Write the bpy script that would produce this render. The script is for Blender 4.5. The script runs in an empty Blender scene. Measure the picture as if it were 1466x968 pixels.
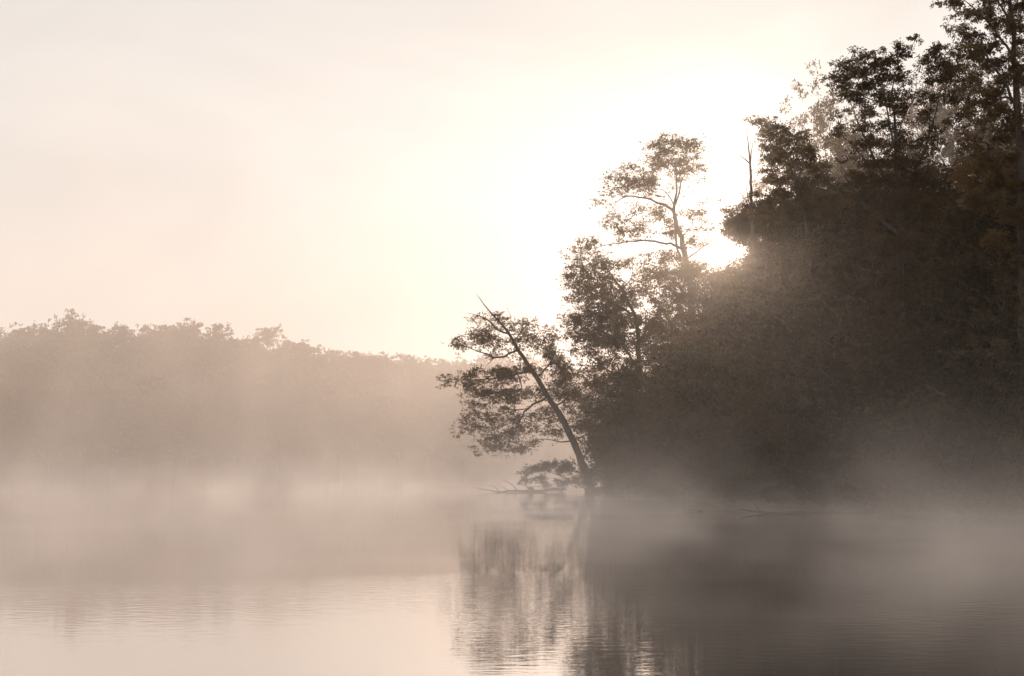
import bpy, math, random
import numpy as np
from math import radians, sin, cos, pi

rng = np.random.default_rng(7)
random.seed(7)
S = bpy.context.scene
COL = S.collection

# ------------------------------------------------------------------ camera
F = 2036.0            # focal length in photograph pixels (1466 wide, a 50 mm lens)
HOR = 664.0           # horizon row in the photograph
CAMH = 2.0
cam = bpy.data.cameras.new('camera')
cam.sensor_width = 36.0
cam.lens = 36.0 * F / 1466.0
cam.shift_y = (HOR - 484.0) / 1466.0
cam.clip_start = 0.1
cam.clip_end = 8000
cam_o = bpy.data.objects.new('camera', cam)
cam_o.location = (0, 0, CAMH)
cam_o.rotation_euler = (radians(90), 0, 0)
COL.objects.link(cam_o)
S.camera = cam_o

# ------------------------------------------------------------------ light
SUN_AZ = math.atan((1043 - 733) / F)                 # to the right of the view direction
SUN_EL = math.atan((HOR - 352) / F * cos(SUN_AZ))
world = bpy.data.worlds.new('World')
S.world = world
world.use_nodes = True
nt = world.node_tree
nt.nodes.clear()
wo = nt.nodes.new('ShaderNodeOutputWorld')
bg = nt.nodes.new('ShaderNodeBackground')
sky = nt.nodes.new('ShaderNodeTexSky')
sky.sky_type = 'NISHITA'
sky.sun_disc = False
sky.sun_elevation = SUN_EL
sky.sun_rotation = SUN_AZ
sky.air_density = 1.0
sky.dust_density = 0.6
sky.ozone_density = 0.6
hs = nt.nodes.new('ShaderNodeHueSaturation')
hs.inputs['Saturation'].default_value = 0.25
tint = nt.nodes.new('ShaderNodeMix')
tint.data_type = 'RGBA'; tint.blend_type = 'MULTIPLY'
tint.inputs['Factor'].default_value = 1.0
tint.inputs['B'].default_value = (1.0, 0.86, 0.74, 1)
bg.inputs['Strength'].default_value = 0.15
nt.links.new(sky.outputs[0], hs.inputs['Color'])
nt.links.new(hs.outputs[0], tint.inputs['A'])
fogsky = nt.nodes.new('ShaderNodeMix')      # the bright even veil of high fog over the clear sky
fogsky.data_type = 'RGBA'; fogsky.blend_type = 'MIX'
fogsky.inputs['Factor'].default_value = 0.965
wco = nt.nodes.new('ShaderNodeTexCoord')
wmp = nt.nodes.new('ShaderNodeMapping'); wmp.inputs['Scale'].default_value = (1.0, 1.0, 2.4)
wnz = nt.nodes.new('ShaderNodeTexNoise'); wnz.inputs['Scale'].default_value = 3.2; wnz.inputs['Detail'].default_value = 4; wnz.inputs['Distortion'].default_value = 0.5
wrp = nt.nodes.new('ShaderNodeValToRGB')
wrp.color_ramp.elements[0].position = 0.32; wrp.color_ramp.elements[0].color = (5.4, 4.98, 4.62, 1)
wrp.color_ramp.elements[1].position = 0.68; wrp.color_ramp.elements[1].color = (6.6, 6.15, 5.75, 1)
nt.links.new(wco.outputs['Generated'], wmp.inputs[0]); nt.links.new(wmp.outputs[0], wnz.inputs['Vector'])
nt.links.new(wnz.outputs['Fac'], wrp.inputs['Fac']); nt.links.new(wrp.outputs[0], fogsky.inputs['B'])
nt.links.new(tint.outputs['Result'], fogsky.inputs['A'])
nt.links.new(fogsky.outputs['Result'], bg.inputs['Color'])
nt.links.new(bg.outputs[0], wo.inputs['Surface'])

sl = bpy.data.lights.new('sun', 'SUN')
sl.energy = 2.7
sl.angle = radians(0.6)
sl.color = (1.0, 0.83, 0.70)
so = bpy.data.objects.new('sun', sl)
so.rotation_euler = (radians(90) - SUN_EL, 0, pi - SUN_AZ)
so.location = (30, 200, 60)
COL.objects.link(so)

S.view_settings.view_transform = 'Standard'
S.view_settings.look = 'None'
S.view_settings.exposure = -0.03
S.view_settings.gamma = 1.0
S.view_settings.use_curve_mapping = False

S.render.engine = 'CYCLES'
cy = S.cycles
cy.use_denoising = True
cy.denoiser = 'OPENIMAGEDENOISE'
cy.use_adaptive_sampling = False
cy.max_bounces = 6
cy.diffuse_bounces = 2
cy.glossy_bounces = 2
cy.transmission_bounces = 2
cy.volume_bounces = 1
cy.transparent_max_bounces = 16
cy.sample_clamp_indirect = 6
cy.sample_clamp_direct = 40
cy.volume_step_rate = 1.0
cy.volume_max_steps = 256

HAZE_DENSITY = 0.00023
HAZE_ANISO = 0.905

# ------------------------------------------------------------------ helpers
def P(px, py, Y):
    """the world point seen at photograph pixel (px, py) at distance Y"""
    return np.array([(px - 733) / F * Y, Y, CAMH + (HOR - py) / F * Y])

def tag(o, label=None, cat=None, group=None, kind=None):
    if label: o['label'] = label
    if cat: o['category'] = cat
    if group: o['group'] = group
    if kind: o['kind'] = kind
    return o

def empty(name, loc, label, cat, group=None, rz=0, sc=1):
    o = bpy.data.objects.new(name, None)
    o.empty_display_size = 0.3
    o.location = loc
    o.rotation_euler = (0, 0, rz)
    o.scale = (sc, sc, sc)
    COL.objects.link(o)
    return tag(o, label, cat, group)

def link(name, me, parent=None):
    o = bpy.data.objects.new(name, me)
    COL.objects.link(o)
    if parent: o.parent = parent
    return o

def mesh_np(name, V, Q, mat, smooth=False):
    """mesh out of an (n,3) array of points and an (m,k) array of faces"""
    V = np.asarray(V, dtype=np.float32); Q = np.asarray(Q, dtype=np.int32)
    me = bpy.data.meshes.new(name)
    me.vertices.add(len(V)); me.vertices.foreach_set('co', V.ravel())
    k = Q.shape[1]
    me.loops.add(Q.size); me.loops.foreach_set('vertex_index', Q.ravel())
    me.polygons.add(len(Q))
    me.polygons.foreach_set('loop_start', np.arange(0, Q.size, k, dtype=np.int32))
    if smooth: me.polygons.foreach_set('use_smooth', np.ones(len(Q), dtype=bool))
    me.materials.append(mat)
    me.update(calc_edges=True)
    return me

class Tubes:
    def __init__(self): self.V = []; self.Q = []; self.n = 0
    def add(self, pts, rad, k=6):
        pts = np.asarray(pts, float); rad = np.asarray(rad, float)
        d = np.gradient(pts, axis=0)
        d /= np.linalg.norm(d, axis=1)[:, None] + 1e-9
        ref = np.array([0, 1, 0.1]) if abs(d[0][1]) < 0.8 else np.array([1, 0, 0.1])
        u = np.cross(d, ref); u /= np.linalg.norm(u, axis=1)[:, None] + 1e-9
        v = np.cross(d, u)
        a = np.arange(k) * 2 * pi / k
        ring = pts[:, None] + rad[:, None, None] * (np.cos(a)[None, :, None] * u[:, None] + np.sin(a)[None, :, None] * v[:, None])
        m = len(pts)
        self.V.append(ring.reshape(-1, 3))
        i = np.arange(m - 1)[:, None] * k; j = np.arange(k)[None]
        q = np.stack([i + j, i + (j + 1) % k, i + k + (j + 1) % k, i + k + j], -1).reshape(-1, 4)
        self.Q.append(q + self.n); self.n += m * k
    def mesh(self, name, mat):
        return mesh_np(name, np.concatenate(self.V), np.concatenate(self.Q), mat, True)

def smooth_line(pts, rad, step=0.6, wob=0.0):
    """Catmull-Rom through the points, resampled, with a little crookedness"""
    pts = np.asarray(pts, float); rad = np.asarray(rad, float)
    p = np.vstack([2 * pts[0] - pts[1], pts, 2 * pts[-1] - pts[-2]])
    out = []; ro = []
    for i in range(1, len(p) - 2):
        L = np.linalg.norm(p[i + 1] - p[i]); n = max(2, int(L / step))
        for t in np.arange(n) / n:
            a = 2 * p[i]; b = p[i + 1] - p[i - 1]
            c = 2 * p[i - 1] - 5 * p[i] + 4 * p[i + 1] - p[i + 2]
            d = -p[i - 1] + 3 * p[i] - 3 * p[i + 1] + p[i + 2]
            out.append(0.5 * (a + b * t + c * t * t + d * t ** 3))
            ro.append(rad[i - 1] * (1 - t) + rad[i] * t)
    out.append(p[-2]); ro.append(rad[-1])
    out = np.array(out); ro = np.array(ro)
    if wob:
        w = rng.normal(0, wob, out.shape); w[0] = 0; w[-1] = 0
        out = out + w * np.minimum(1, ro[:, None] * 10 + .3)
    return out, ro

def leaves(cent, rc, n, size, flat=0.6, droop=0.5):
    """n kite-shaped, folded leaves round every centre; returns V, Q"""
    cent = np.asarray(cent); m = len(cent)
    N = m * n
    c = np.repeat(cent, n, 0)
    r = np.repeat(np.broadcast_to(np.asarray(rc, float), (m,)), n)
    g = rng.normal(0, 0.5, (N, 3)); g[:, 2] *= flat
    # leaves sit in small tufts inside the clump
    tuft = rng.normal(0, 0.5, (m, max(2, n // 7), 3)); tuft[:, :, 2] *= flat
    ti = rng.integers(0, tuft.shape[1], N)
    g = tuft[np.repeat(np.arange(m), n), ti] + g * 0.28
    c = c + g * r[:, None]
    L = size * rng.uniform(0.6, 1.25, N); W = L * rng.uniform(0.42, 0.62, N)
    ax = rng.normal(0, 1, (N, 3)); ax[:, 2] = ax[:, 2] * 0.6 - droop
    ax /= np.linalg.norm(ax, axis=1)[:, None]
    up = rng.normal(0, 0.7, (N, 3)); up[:, 2] += 1
    sd = np.cross(ax, up); sd /= np.linalg.norm(sd, axis=1)[:, None] + 1e-9
    nn = np.cross(sd, ax)
    fold = (W * rng.uniform(0.05, 0.35, N))[:, None] * nn
    b = c; tip = c + ax * L[:, None] - nn * (L * 0.12)[:, None]
    mid = c + ax * (L * 0.45)[:, None]
    l = mid + sd * (W / 2)[:, None] + fold; rr = mid - sd * (W / 2)[:, None] + fold
    V = np.stack([b, l, tip, rr], 1).reshape(-1, 3)
    Q = np.arange(N * 4, dtype=np.int32).reshape(-1, 4)
    return V, Q

# ------------------------------------------------------------------ materials
def new_mat(name):
    m = bpy.data.materials.new(name); m.use_nodes = True
    m.node_tree.nodes.clear()
    return m, m.node_tree

def leaf_mat(name, a, b, trans=0.35):
    m, t = new_mat(name)
    out = t.nodes.new('ShaderNodeOutputMaterial')
    co = t.nodes.new('ShaderNodeTexCoord')
    nz = t.nodes.new('ShaderNodeTexNoise'); nz.inputs['Scale'].default_value = 1.3; nz.inputs['Detail'].default_value = 4
    oi = t.nodes.new('ShaderNodeObjectInfo'); mr = t.nodes.new('ShaderNodeMapRange')
    mr.inputs['To Min'].default_value = 0.4; mr.inputs['To Max'].default_value = 1.25
    hv = t.nodes.new('ShaderNodeHueSaturation')
    t.links.new(oi.outputs['Random'], mr.inputs['Value']); t.links.new(mr.outputs[0], hv.inputs['Value'])
    rp = t.nodes.new('ShaderNodeValToRGB')
    rp.color_ramp.elements[0].position = 0.35; rp.color_ramp.elements[0].color = (*a, 1)
    rp.color_ramp.elements[1].position = 0.65; rp.color_ramp.elements[1].color = (*b, 1)
    t.links.new(co.outputs['Object'], nz.inputs['Vector'])
    t.links.new(nz.outputs['Fac'], rp.inputs['Fac'])
    d = t.nodes.new('ShaderNodeBsdfDiffuse'); tr = t.nodes.new('ShaderNodeBsdfTranslucent')
    mx = t.nodes.new('ShaderNodeMixShader'); mx.inputs[0].default_value = trans
    t.links.new(rp.outputs[0], hv.inputs['Color'])
    t.links.new(hv.outputs[0], d.inputs[0])
    t.links.new(hv.outputs[0], tr.inputs[0])
    t.links.new(d.outputs[0], mx.inputs[1]); t.links.new(tr.outputs[0], mx.inputs[2])
    t.links.new(mx.outputs[0], out.inputs[0])
    return m

def noise_mat(name, a, b, scale, rough=0.9, bump=0.3, stretch=(1, 1, 1)):
    m, t = new_mat(name)
    out = t.nodes.new('ShaderNodeOutputMaterial')
    bs = t.nodes.new('ShaderNodeBsdfPrincipled')
    co = t.nodes.new('ShaderNodeTexCoord'); mp = t.nodes.new('ShaderNodeMapping')
    mp.inputs['Scale'].default_value = stretch
    nz = t.nodes.new('ShaderNodeTexNoise'); nz.inputs['Scale'].default_value = scale; nz.inputs['Detail'].default_value = 6
    rp = t.nodes.new('ShaderNodeValToRGB')
    rp.color_ramp.elements[0].position = 0.35; rp.color_ramp.elements[0].color = (*a, 1)
    rp.color_ramp.elements[1].position = 0.65; rp.color_ramp.elements[1].color = (*b, 1)
    bp = t.nodes.new('ShaderNodeBump'); bp.inputs['Strength'].default_value = bump
    t.links.new(co.outputs['Object'], mp.inputs[0]); t.links.new(mp.outputs[0], nz.inputs['Vector'])
    t.links.new(nz.outputs['Fac'], rp.inputs['Fac']); t.links.new(rp.outputs[0], bs.inputs['Base Color'])
    t.links.new(nz.outputs['Fac'], bp.inputs['Height']); t.links.new(bp.outputs[0], bs.inputs['Normal'])
    bs.inputs['Roughness'].default_value = rough
    t.links.new(bs.outputs[0], out.inputs[0])
    return m

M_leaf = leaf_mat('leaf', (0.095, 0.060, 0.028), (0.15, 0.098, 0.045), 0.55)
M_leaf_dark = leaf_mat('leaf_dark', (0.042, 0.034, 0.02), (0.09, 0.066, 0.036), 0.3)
M_bark = noise_mat('bark', (0.03, 0.022, 0.016), (0.07, 0.052, 0.04), 6, 0.95, 0.5, (1, 1, 0.2))
M_dead = noise_mat('dead_wood', (0.08, 0.065, 0.05), (0.14, 0.115, 0.09), 8, 0.9, 0.4, (1, 1, 0.2))
M_ground = noise_mat('ground', (0.045, 0.035, 0.025), (0.10, 0.08, 0.05), 0.8, 1.0, 0.6)

# water: a near-mirror lake with fine ripples, rougher in wind patches
M_water, t = new_mat('water')
out = t.nodes.new('ShaderNodeOutputMaterial')
bs = t.nodes.new('ShaderNodeBsdfPrincipled')
bs.inputs['Base Color'].default_value = (0.05, 0.045, 0.04, 1)
bs.inputs['Metallic'].default_value = 0.0
bs.inputs['IOR'].default_value = 1.8
bs.inputs['Roughness'].default_value = 0.012
geo = t.nodes.new('ShaderNodeNewGeometry')
def wnoise(scale, stretch, detail):
    mp = t.nodes.new('ShaderNodeMapping'); mp.inputs['Scale'].default_value = stretch
    nz = t.nodes.new('ShaderNodeTexNoise'); nz.inputs['Scale'].default_value = scale; nz.inputs['Detail'].default_value = detail
    t.links.new(geo.outputs['Position'], mp.inputs[0]); t.links.new(mp.outputs[0], nz.inputs['Vector'])
    return nz
rip = wnoise(4.2, (0.6, 1.4, 1), 3)
swell = wnoise(0.35, (0.6, 1.4, 1), 2)
patch = wnoise(0.05, (0.35, 1.6, 1), 2)
pr = t.nodes.new('ShaderNodeMapRange')
pr.inputs['From Min'].default_value = 0.42; pr.inputs['From Max'].default_value = 0.62
pr.inputs['To Min'].default_value = 0.15; pr.inputs['To Max'].default_value = 1.0
t.links.new(patch.outputs['Fac'], pr.inputs['Value'])
m1 = t.nodes.new('ShaderNodeMath'); m1.operation = 'MULTIPLY'
t.links.new(rip.outputs['Fac'], m1.inputs[0]); t.links.new(pr.outputs[0], m1.inputs[1])
m2 = t.nodes.new('ShaderNodeMath'); m2.operation = 'MULTIPLY_ADD'; m2.inputs[1].default_value = 0.4
t.links.new(swell.outputs['Fac'], m2.inputs[0]); t.links.new(m1.outputs[0], m2.inputs[2])
bp = t.nodes.new('ShaderNodeBump'); bp.inputs['Strength'].default_value = 1.0; bp.inputs['Distance'].default_value = 0.0042
t.links.new(m2.outputs[0], bp.inputs['Height']); t.links.new(bp.outputs[0], bs.inputs['Normal'])
gl = t.nodes.new('ShaderNodeBsdfGlossy'); gl.inputs['Color'].default_value = (0.96, 0.93, 0.9, 1); gl.inputs['Roughness'].default_value = 0.012
wm = t.nodes.new('ShaderNodeMixShader'); wm.inputs[0].default_value = 0.6
t.links.new(bp.outputs[0], gl.inputs['Normal'])
t.links.new(bs.outputs[0], wm.inputs[1]); t.links.new(gl.outputs[0], wm.inputs[2])
t.links.new(wm.outputs[0], out.inputs[0])

# ------------------------------------------------------------------ terrain and water
SHORE = np.array([(5.2, 104), (6.6, 96), (8.2, 85), (10.5, 74), (13.2, 64.5), (15.5, 57.5), (18.5, 50), (24, 41), (33, 30),
                  (50, 14), (80, -6), (130, -40), (200, -120), (900, -300), (900, 420), (420, 330), (200, 235), (90, 190), (50, 172), (26, 150),
                  (13, 128), (7.5, 112)], float)

def poly_sd(X, Y, poly):
    """signed distance to the polygon, positive inside"""
    d = np.full(X.shape, 1e9); ins = np.zeros(X.shape, bool)
    n = len(poly)
    for i in range(n):
        ax, ay = poly[i]; bx, by = poly[(i + 1) % n]
        ex, ey = bx - ax, by - ay
        tt = np.clip(((X - ax) * ex + (Y - ay) * ey) / (ex * ex + ey * ey), 0, 1)
        d = np.minimum(d, np.hypot(X - ax - tt * ex, Y - ay - tt * ey))
        c = ((ay > Y) != (by > Y)) & (X < (bx - ax) * (Y - ay) / (by - ay + 1e-12) + ax)
        ins ^= c
    return np.where(ins, d, -d)

def far_shore(X):
    return 330 + 0.22 * (X + 120) + 9 * np.sin(X * 0.021) + 4 * np.sin(X * 0.07)

def wav(X, Y, s):
    return (np.sin(X / s + 1.3) * np.cos(Y / s * 0.9 + .4) + 0.5 * np.sin(X / s * 2.3 + Y / s * 1.7) + 0.3 * np.sin(Y / s * 4.1 - X / s * 3.3))

def ground_z(X, Y):
    X = np.asarray(X, float); Y = np.asarray(Y, float)
    sd = poly_sd(X, Y, SHORE)
    a = np.where(sd > 0, 0.9 * (1 - np.exp(-sd / 2.5)) + 0.055 * np.minimum(sd, 160) * (1 - np.exp(-sd / 14)), np.maximum(sd * 0.25, -1.6))
    a = a + np.where(sd > 0.5, 0.22 * wav(X, Y, 3.0) * np.clip(sd / 8, 0, 1), 0)
    fd = Y - far_shore(X)
    b = np.where(fd > 0, 1.0 * (1 - np.exp(-fd / 4)) + 0.13 * np.minimum(fd, 110) + 0.6 * wav(X, Y, 30) * np.clip(fd / 60, 0, 1), np.maximum(fd * 0.15, -1.6))
    wd = -X - 210 - 0.3 * Y       # land closing the lake on the left
    c = np.where(wd > 0, np.minimum(wd * 0.1, 14), np.maximum(wd * 0.15, -1.6))
    bd = -60 - Y                  # and behind the camera
    e = np.where(bd > 0, np.minimum(bd * 0.1, 12), np.maximum(bd * 0.15, -1.6))
    return np.maximum(np.maximum(a, b), np.maximum(c, e))

xs = np.unique(np.concatenate([np.linspace(-1400, -200, 25), np.linspace(-200, -20, 46), np.linspace(-20, 70, 181), np.linspace(70, 300, 60), np.linspace(300, 1400, 25)]))
ys = np.unique(np.concatenate([np.linspace(-400, 0, 25), np.linspace(0, 40, 30), np.linspace(40, 180, 240), np.linspace(180, 500, 80), np.linspace(500, 2400, 25)]))
GX, GY = np.meshgrid(xs, ys)
GZ = ground_z(GX, GY)
nx, ny = len(xs), len(ys)
I = (np.arange(ny - 1)[:, None] * nx + np.arange(nx - 1)[None]).ravel()
me = mesh_np('ground', np.stack([GX, GY, GZ], -1).reshape(-1, 3), np.stack([I, I + 1, I + 1 + nx, I + nx], 1), M_ground, True)
tag(link('ground', me), kind='structure')
V = [(-1390, -390, 0), (1390, -390, 0), (1390, 2390, 0), (-1390, 2390, 0)]
tag(link('water', mesh_np('water', V, [[0, 1, 2, 3]], M_water)), kind='structure')

# ------------------------------------------------------------------ tree building
def twigs_to(clumps, nodes, radii, tb, base_r=0.018, k=4):
    """joins every leaf clump to the nearest piece of limb by a crooked twig"""
    nodes = list(nodes); radii = list(radii)
    clumps = np.asarray(clumps)
    NA = np.array(nodes)
    d0 = np.array([np.min(np.linalg.norm(NA - c, axis=1)) for c in clumps])
    for i in np.argsort(d0):
        c = clumps[i]
        d = np.linalg.norm(NA - c, axis=1) + np.maximum(0, NA[:, 2] - c[2]) * 0.8
        j = int(np.argmin(d)); L = np.linalg.norm(NA[j] - c)
        if L < 0.12: continue
        m = max(3, int(L / 0.35) + 2)
        tt = np.linspace(0, 1, m)[:, None]
        line = NA[j] * (1 - tt) + c * tt
        line[:, 2] += (np.sin(tt[:, 0] * pi)) * L * random.uniform(-0.12, 0.16)
        line[1:-1] += rng.normal(0, 0.05 * min(L, 1.5), (m - 2, 3))
        r0 = min(radii[j] * 0.7, base_r + 0.011 * L)
        rr = np.linspace(max(r0, base_r * .7), base_r * 0.45, m)
        tb.add(line, rr, k)
        NA = np.vstack([NA, line[1:]]); radii.extend(rr[1:])

LEAFY = 3.0
def sample_ellipses(ells, Y, dens=1.0, depth=None, spacing=0.75):
    """leaf clump centres inside ellipses (px, py, rx, ry[, density]); depth spreads with the width"""
    out = []
    s = Y / F
    for e in ells:
        cx, cy, rx, ry = e[:4]; w = e[4] if len(e) > 4 else 1.0
        area = pi * rx * ry * s * s
        n = max(1, int(round(area / (spacing * spacing) * 2.7 * dens * w)))
        dy = depth if depth is not None else max(0.5, rx * s * 0.9)
        a = rng.uniform(0, 2 * pi, n); r = np.sqrt(rng.uniform(0, 1, n))
        ox = random.uniform(-0.35, 0.35) * dy * 2
        for k in range(n):
            p = P(cx + rx * r[k] * cos(a[k]), cy + ry * r[k] * sin(a[k]), Y)
            p[1] += ox + rng.normal(0, 0.6) * dy
            out.append(p)
    return np.array(out)

def hero(name, label, cat, Y, trunk, branches, ells, leaf=0.135, per=40, rc=0.5, mat=None, dens=1.0, dead=None, group=None, spacing=0.75, k=9):
    """a tree whose limbs and leaf clumps were measured off the photograph; every limb its own part"""
    mat = mat or M_leaf
    s = Y / F
    tp = [P(x, y, Y) for x, y, r in trunk]; tr = [r * 0.66 for _, _, r in trunk]
    gz = float(ground_z(tp[0][0], Y))
    base = tp[0].copy(); base[2] = min(gz, tp[0][2]) - 0.3
    tp = [base] + tp; tr = [tr[0] * 1.35] + tr
    root = empty(name, tuple(base), label, cat, group)
    pts, rad = smooth_line(tp, tr, 0.5, 0.03)
    nodes = [pts]; radii = [rad]
    tb = Tubes(); tb.add(pts - base, rad, k)
    link('trunk', tb.mesh('trunk', M_bark), root)
    for br in branches:
        j = br[0][2] if len(br[0]) > 3 else 0
        bp = []; br_r = []
        off = random.uniform(-1, 1)
        L = sum(math.hypot(br[i + 1][0] - br[i][0], br[i + 1][1] - br[i][1]) for i in range(len(br) - 1)) * s
        a = 0
        for i, (x, y, r) in enumerate(br):
            if i: a += math.hypot(x - br[i - 1][0], y - br[i - 1][1]) * s
            q = P(x, y, Y); q[1] += off * 0.45 * a
            bp.append(q); br_r.append(r * 0.7)
        # start on the nearest limb so the joint closes
        NA = np.concatenate(nodes); q0 = NA[np.argmin(np.linalg.norm(NA - bp[0], axis=1))]
        bp[0] = q0.copy()
        p2, r2 = smooth_line(bp, br_r, 0.35, 0.04)
        tb = Tubes(); tb.add(p2 - base, r2, 6)
        link('branch', tb.mesh('branch', M_bark), root)
        nodes.append(p2); radii.append(r2)
    if ells:
        cl = sample_ellipses(ells, Y, dens, spacing=spacing)
        tb = Tubes()
        n_up = np.concatenate(nodes); r_up = np.concatenate(radii)
        keep = n_up[:, 2] > base[2] + 1.2
        twigs_to(cl, n_up[keep], r_up[keep], tb)
        tb.V = [v - base for v in tb.V]
        rcs = rc * rng.uniform(0.6, 1.25, len(cl))
        V, Q = leaves(cl - base, rcs, int(per * LEAFY), leaf)
        nq = len(Q); nv = len(V)
        V = np.concatenate([V] + tb.V); Q = np.concatenate([Q] + [q + nv for q in tb.Q])
        me = mesh_np('crown', V, Q, mat)
        me.materials.append(M_bark)
        mi = np.zeros(len(Q), dtype=np.int32); mi[nq:] = 1
        me.polygons.foreach_set('material_index', mi)
        link('crown', me, root)
    return root

def make_tree(name, label, cat, group, H, crown_w, low, n_limb, leaf, per, rc, n_cl, mat, seed, flat=0.7, two=False, r0=None, zmin=0.6):
    """a broadleaved tree at the origin: crooked trunk, rising limbs, leaf clumps gathered on lobes"""
    global rng
    rng = np.random.default_rng(seed); random.seed(seed)
    root = empty(name, (0, 0, 0), label, cat, group)
    r0 = r0 or 0.016 * H + 0.03
    lean = rng.normal(0, 0.05, 2) * H
    tp = [(0, 0, -0.4)] + [(lean[0] * t + rng.normal(0, .012 * H), lean[1] * t + rng.normal(0, .012 * H), H * t) for t in (0.25, 0.5, 0.72, 0.93)]
    tr = [r0 * 1.3, r0, r0 * 0.75, r0 * 0.45, r0 * 0.12]
    pts, rad = smooth_line(tp, tr, 0.5, 0.03)
    tb = Tubes(); tb.add(pts, rad, 7)
    nodes = [pts]; radii = [rad]; lobes = [(pts[-1], 0.16)]
    for i in range(n_limb):
        t = low + (0.9 - low) * (i + random.random() * 0.6) / n_limb
        j = int(np.argmin(abs(pts[:, 2] - t * H))); az = i * 2.4 + random.uniform(-.5, .5)
        prof = math.sin(pi * min(1, max(0.12, (t - low * 0.75) / (1.08 - low * 0.75))) ** 0.8) ** 0.6
        L = crown_w * 0.5 * prof * random.uniform(0.75, 1.15)
        rise = random.uniform(0.15, 0.75)
        p0 = pts[j]
        e = p0 + np.array([cos(az) * L, sin(az) * L, L * rise])
        mid = (p0 + e) / 2 + np.array([0, 0, L * random.uniform(-0.05, 0.12)]) + rng.normal(0, 0.05 * L, 3)
        lp, lr = smooth_line([p0, mid, e], [max(0.03, rad[j] * 0.55), max(.025, rad[j] * 0.32), 0.02], 0.5, 0.05)
        tb.add(lp, lr, 5); nodes.append(lp); radii.append(lr)
        lobes.append((e, random.uniform(0.1, 0.17))); lobes.append((mid + (e - mid) * 0.3 + np.array([0, 0, L * .15]), random.uniform(0.09, 0.14)))
    cl = []
    per_l = max(3, n_cl // len(lobes))
    for c, r in lobes:
        R = r * (crown_w + H) * 0.62
        g = rng.normal(0, 1, (per_l, 3)); g /= np.linalg.norm(g, axis=1)[:, None]
        g *= (rng.uniform(0.15, 1, per_l) ** 0.5)[:, None] * R; g[:, 2] *= flat
        cl.append(np.asarray(c) + g)
    cl = np.concatenate(cl)
    cl = cl[cl[:, 2] > zmin]
    twigs_to(cl, np.concatenate(nodes)[3:], np.concatenate(radii)[3:], tb, 0.02)
    link('trunk', tb.mesh('trunk', M_bark), root)
    V, Q = leaves(cl, rc * rng.uniform(0.6, 1.3, len(cl)), per, leaf)
    link('crown', mesh_np('crown', V, Q, mat), root)
    return root

def copy_tree(root):
    r = root.copy(); COL.objects.link(r)
    for ch in list(root.children):
        c = ch.copy(); COL.objects.link(c); c.parent = r
    return r

def place(root, x, y, sc, rz, dz=0.0, zs=1.0):
    root.location = (x, y, float(ground_z(x, y)) + dz)
    root.rotation_euler = (0, 0, rz)
    root.scale = (sc, sc, sc * zs)

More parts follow.
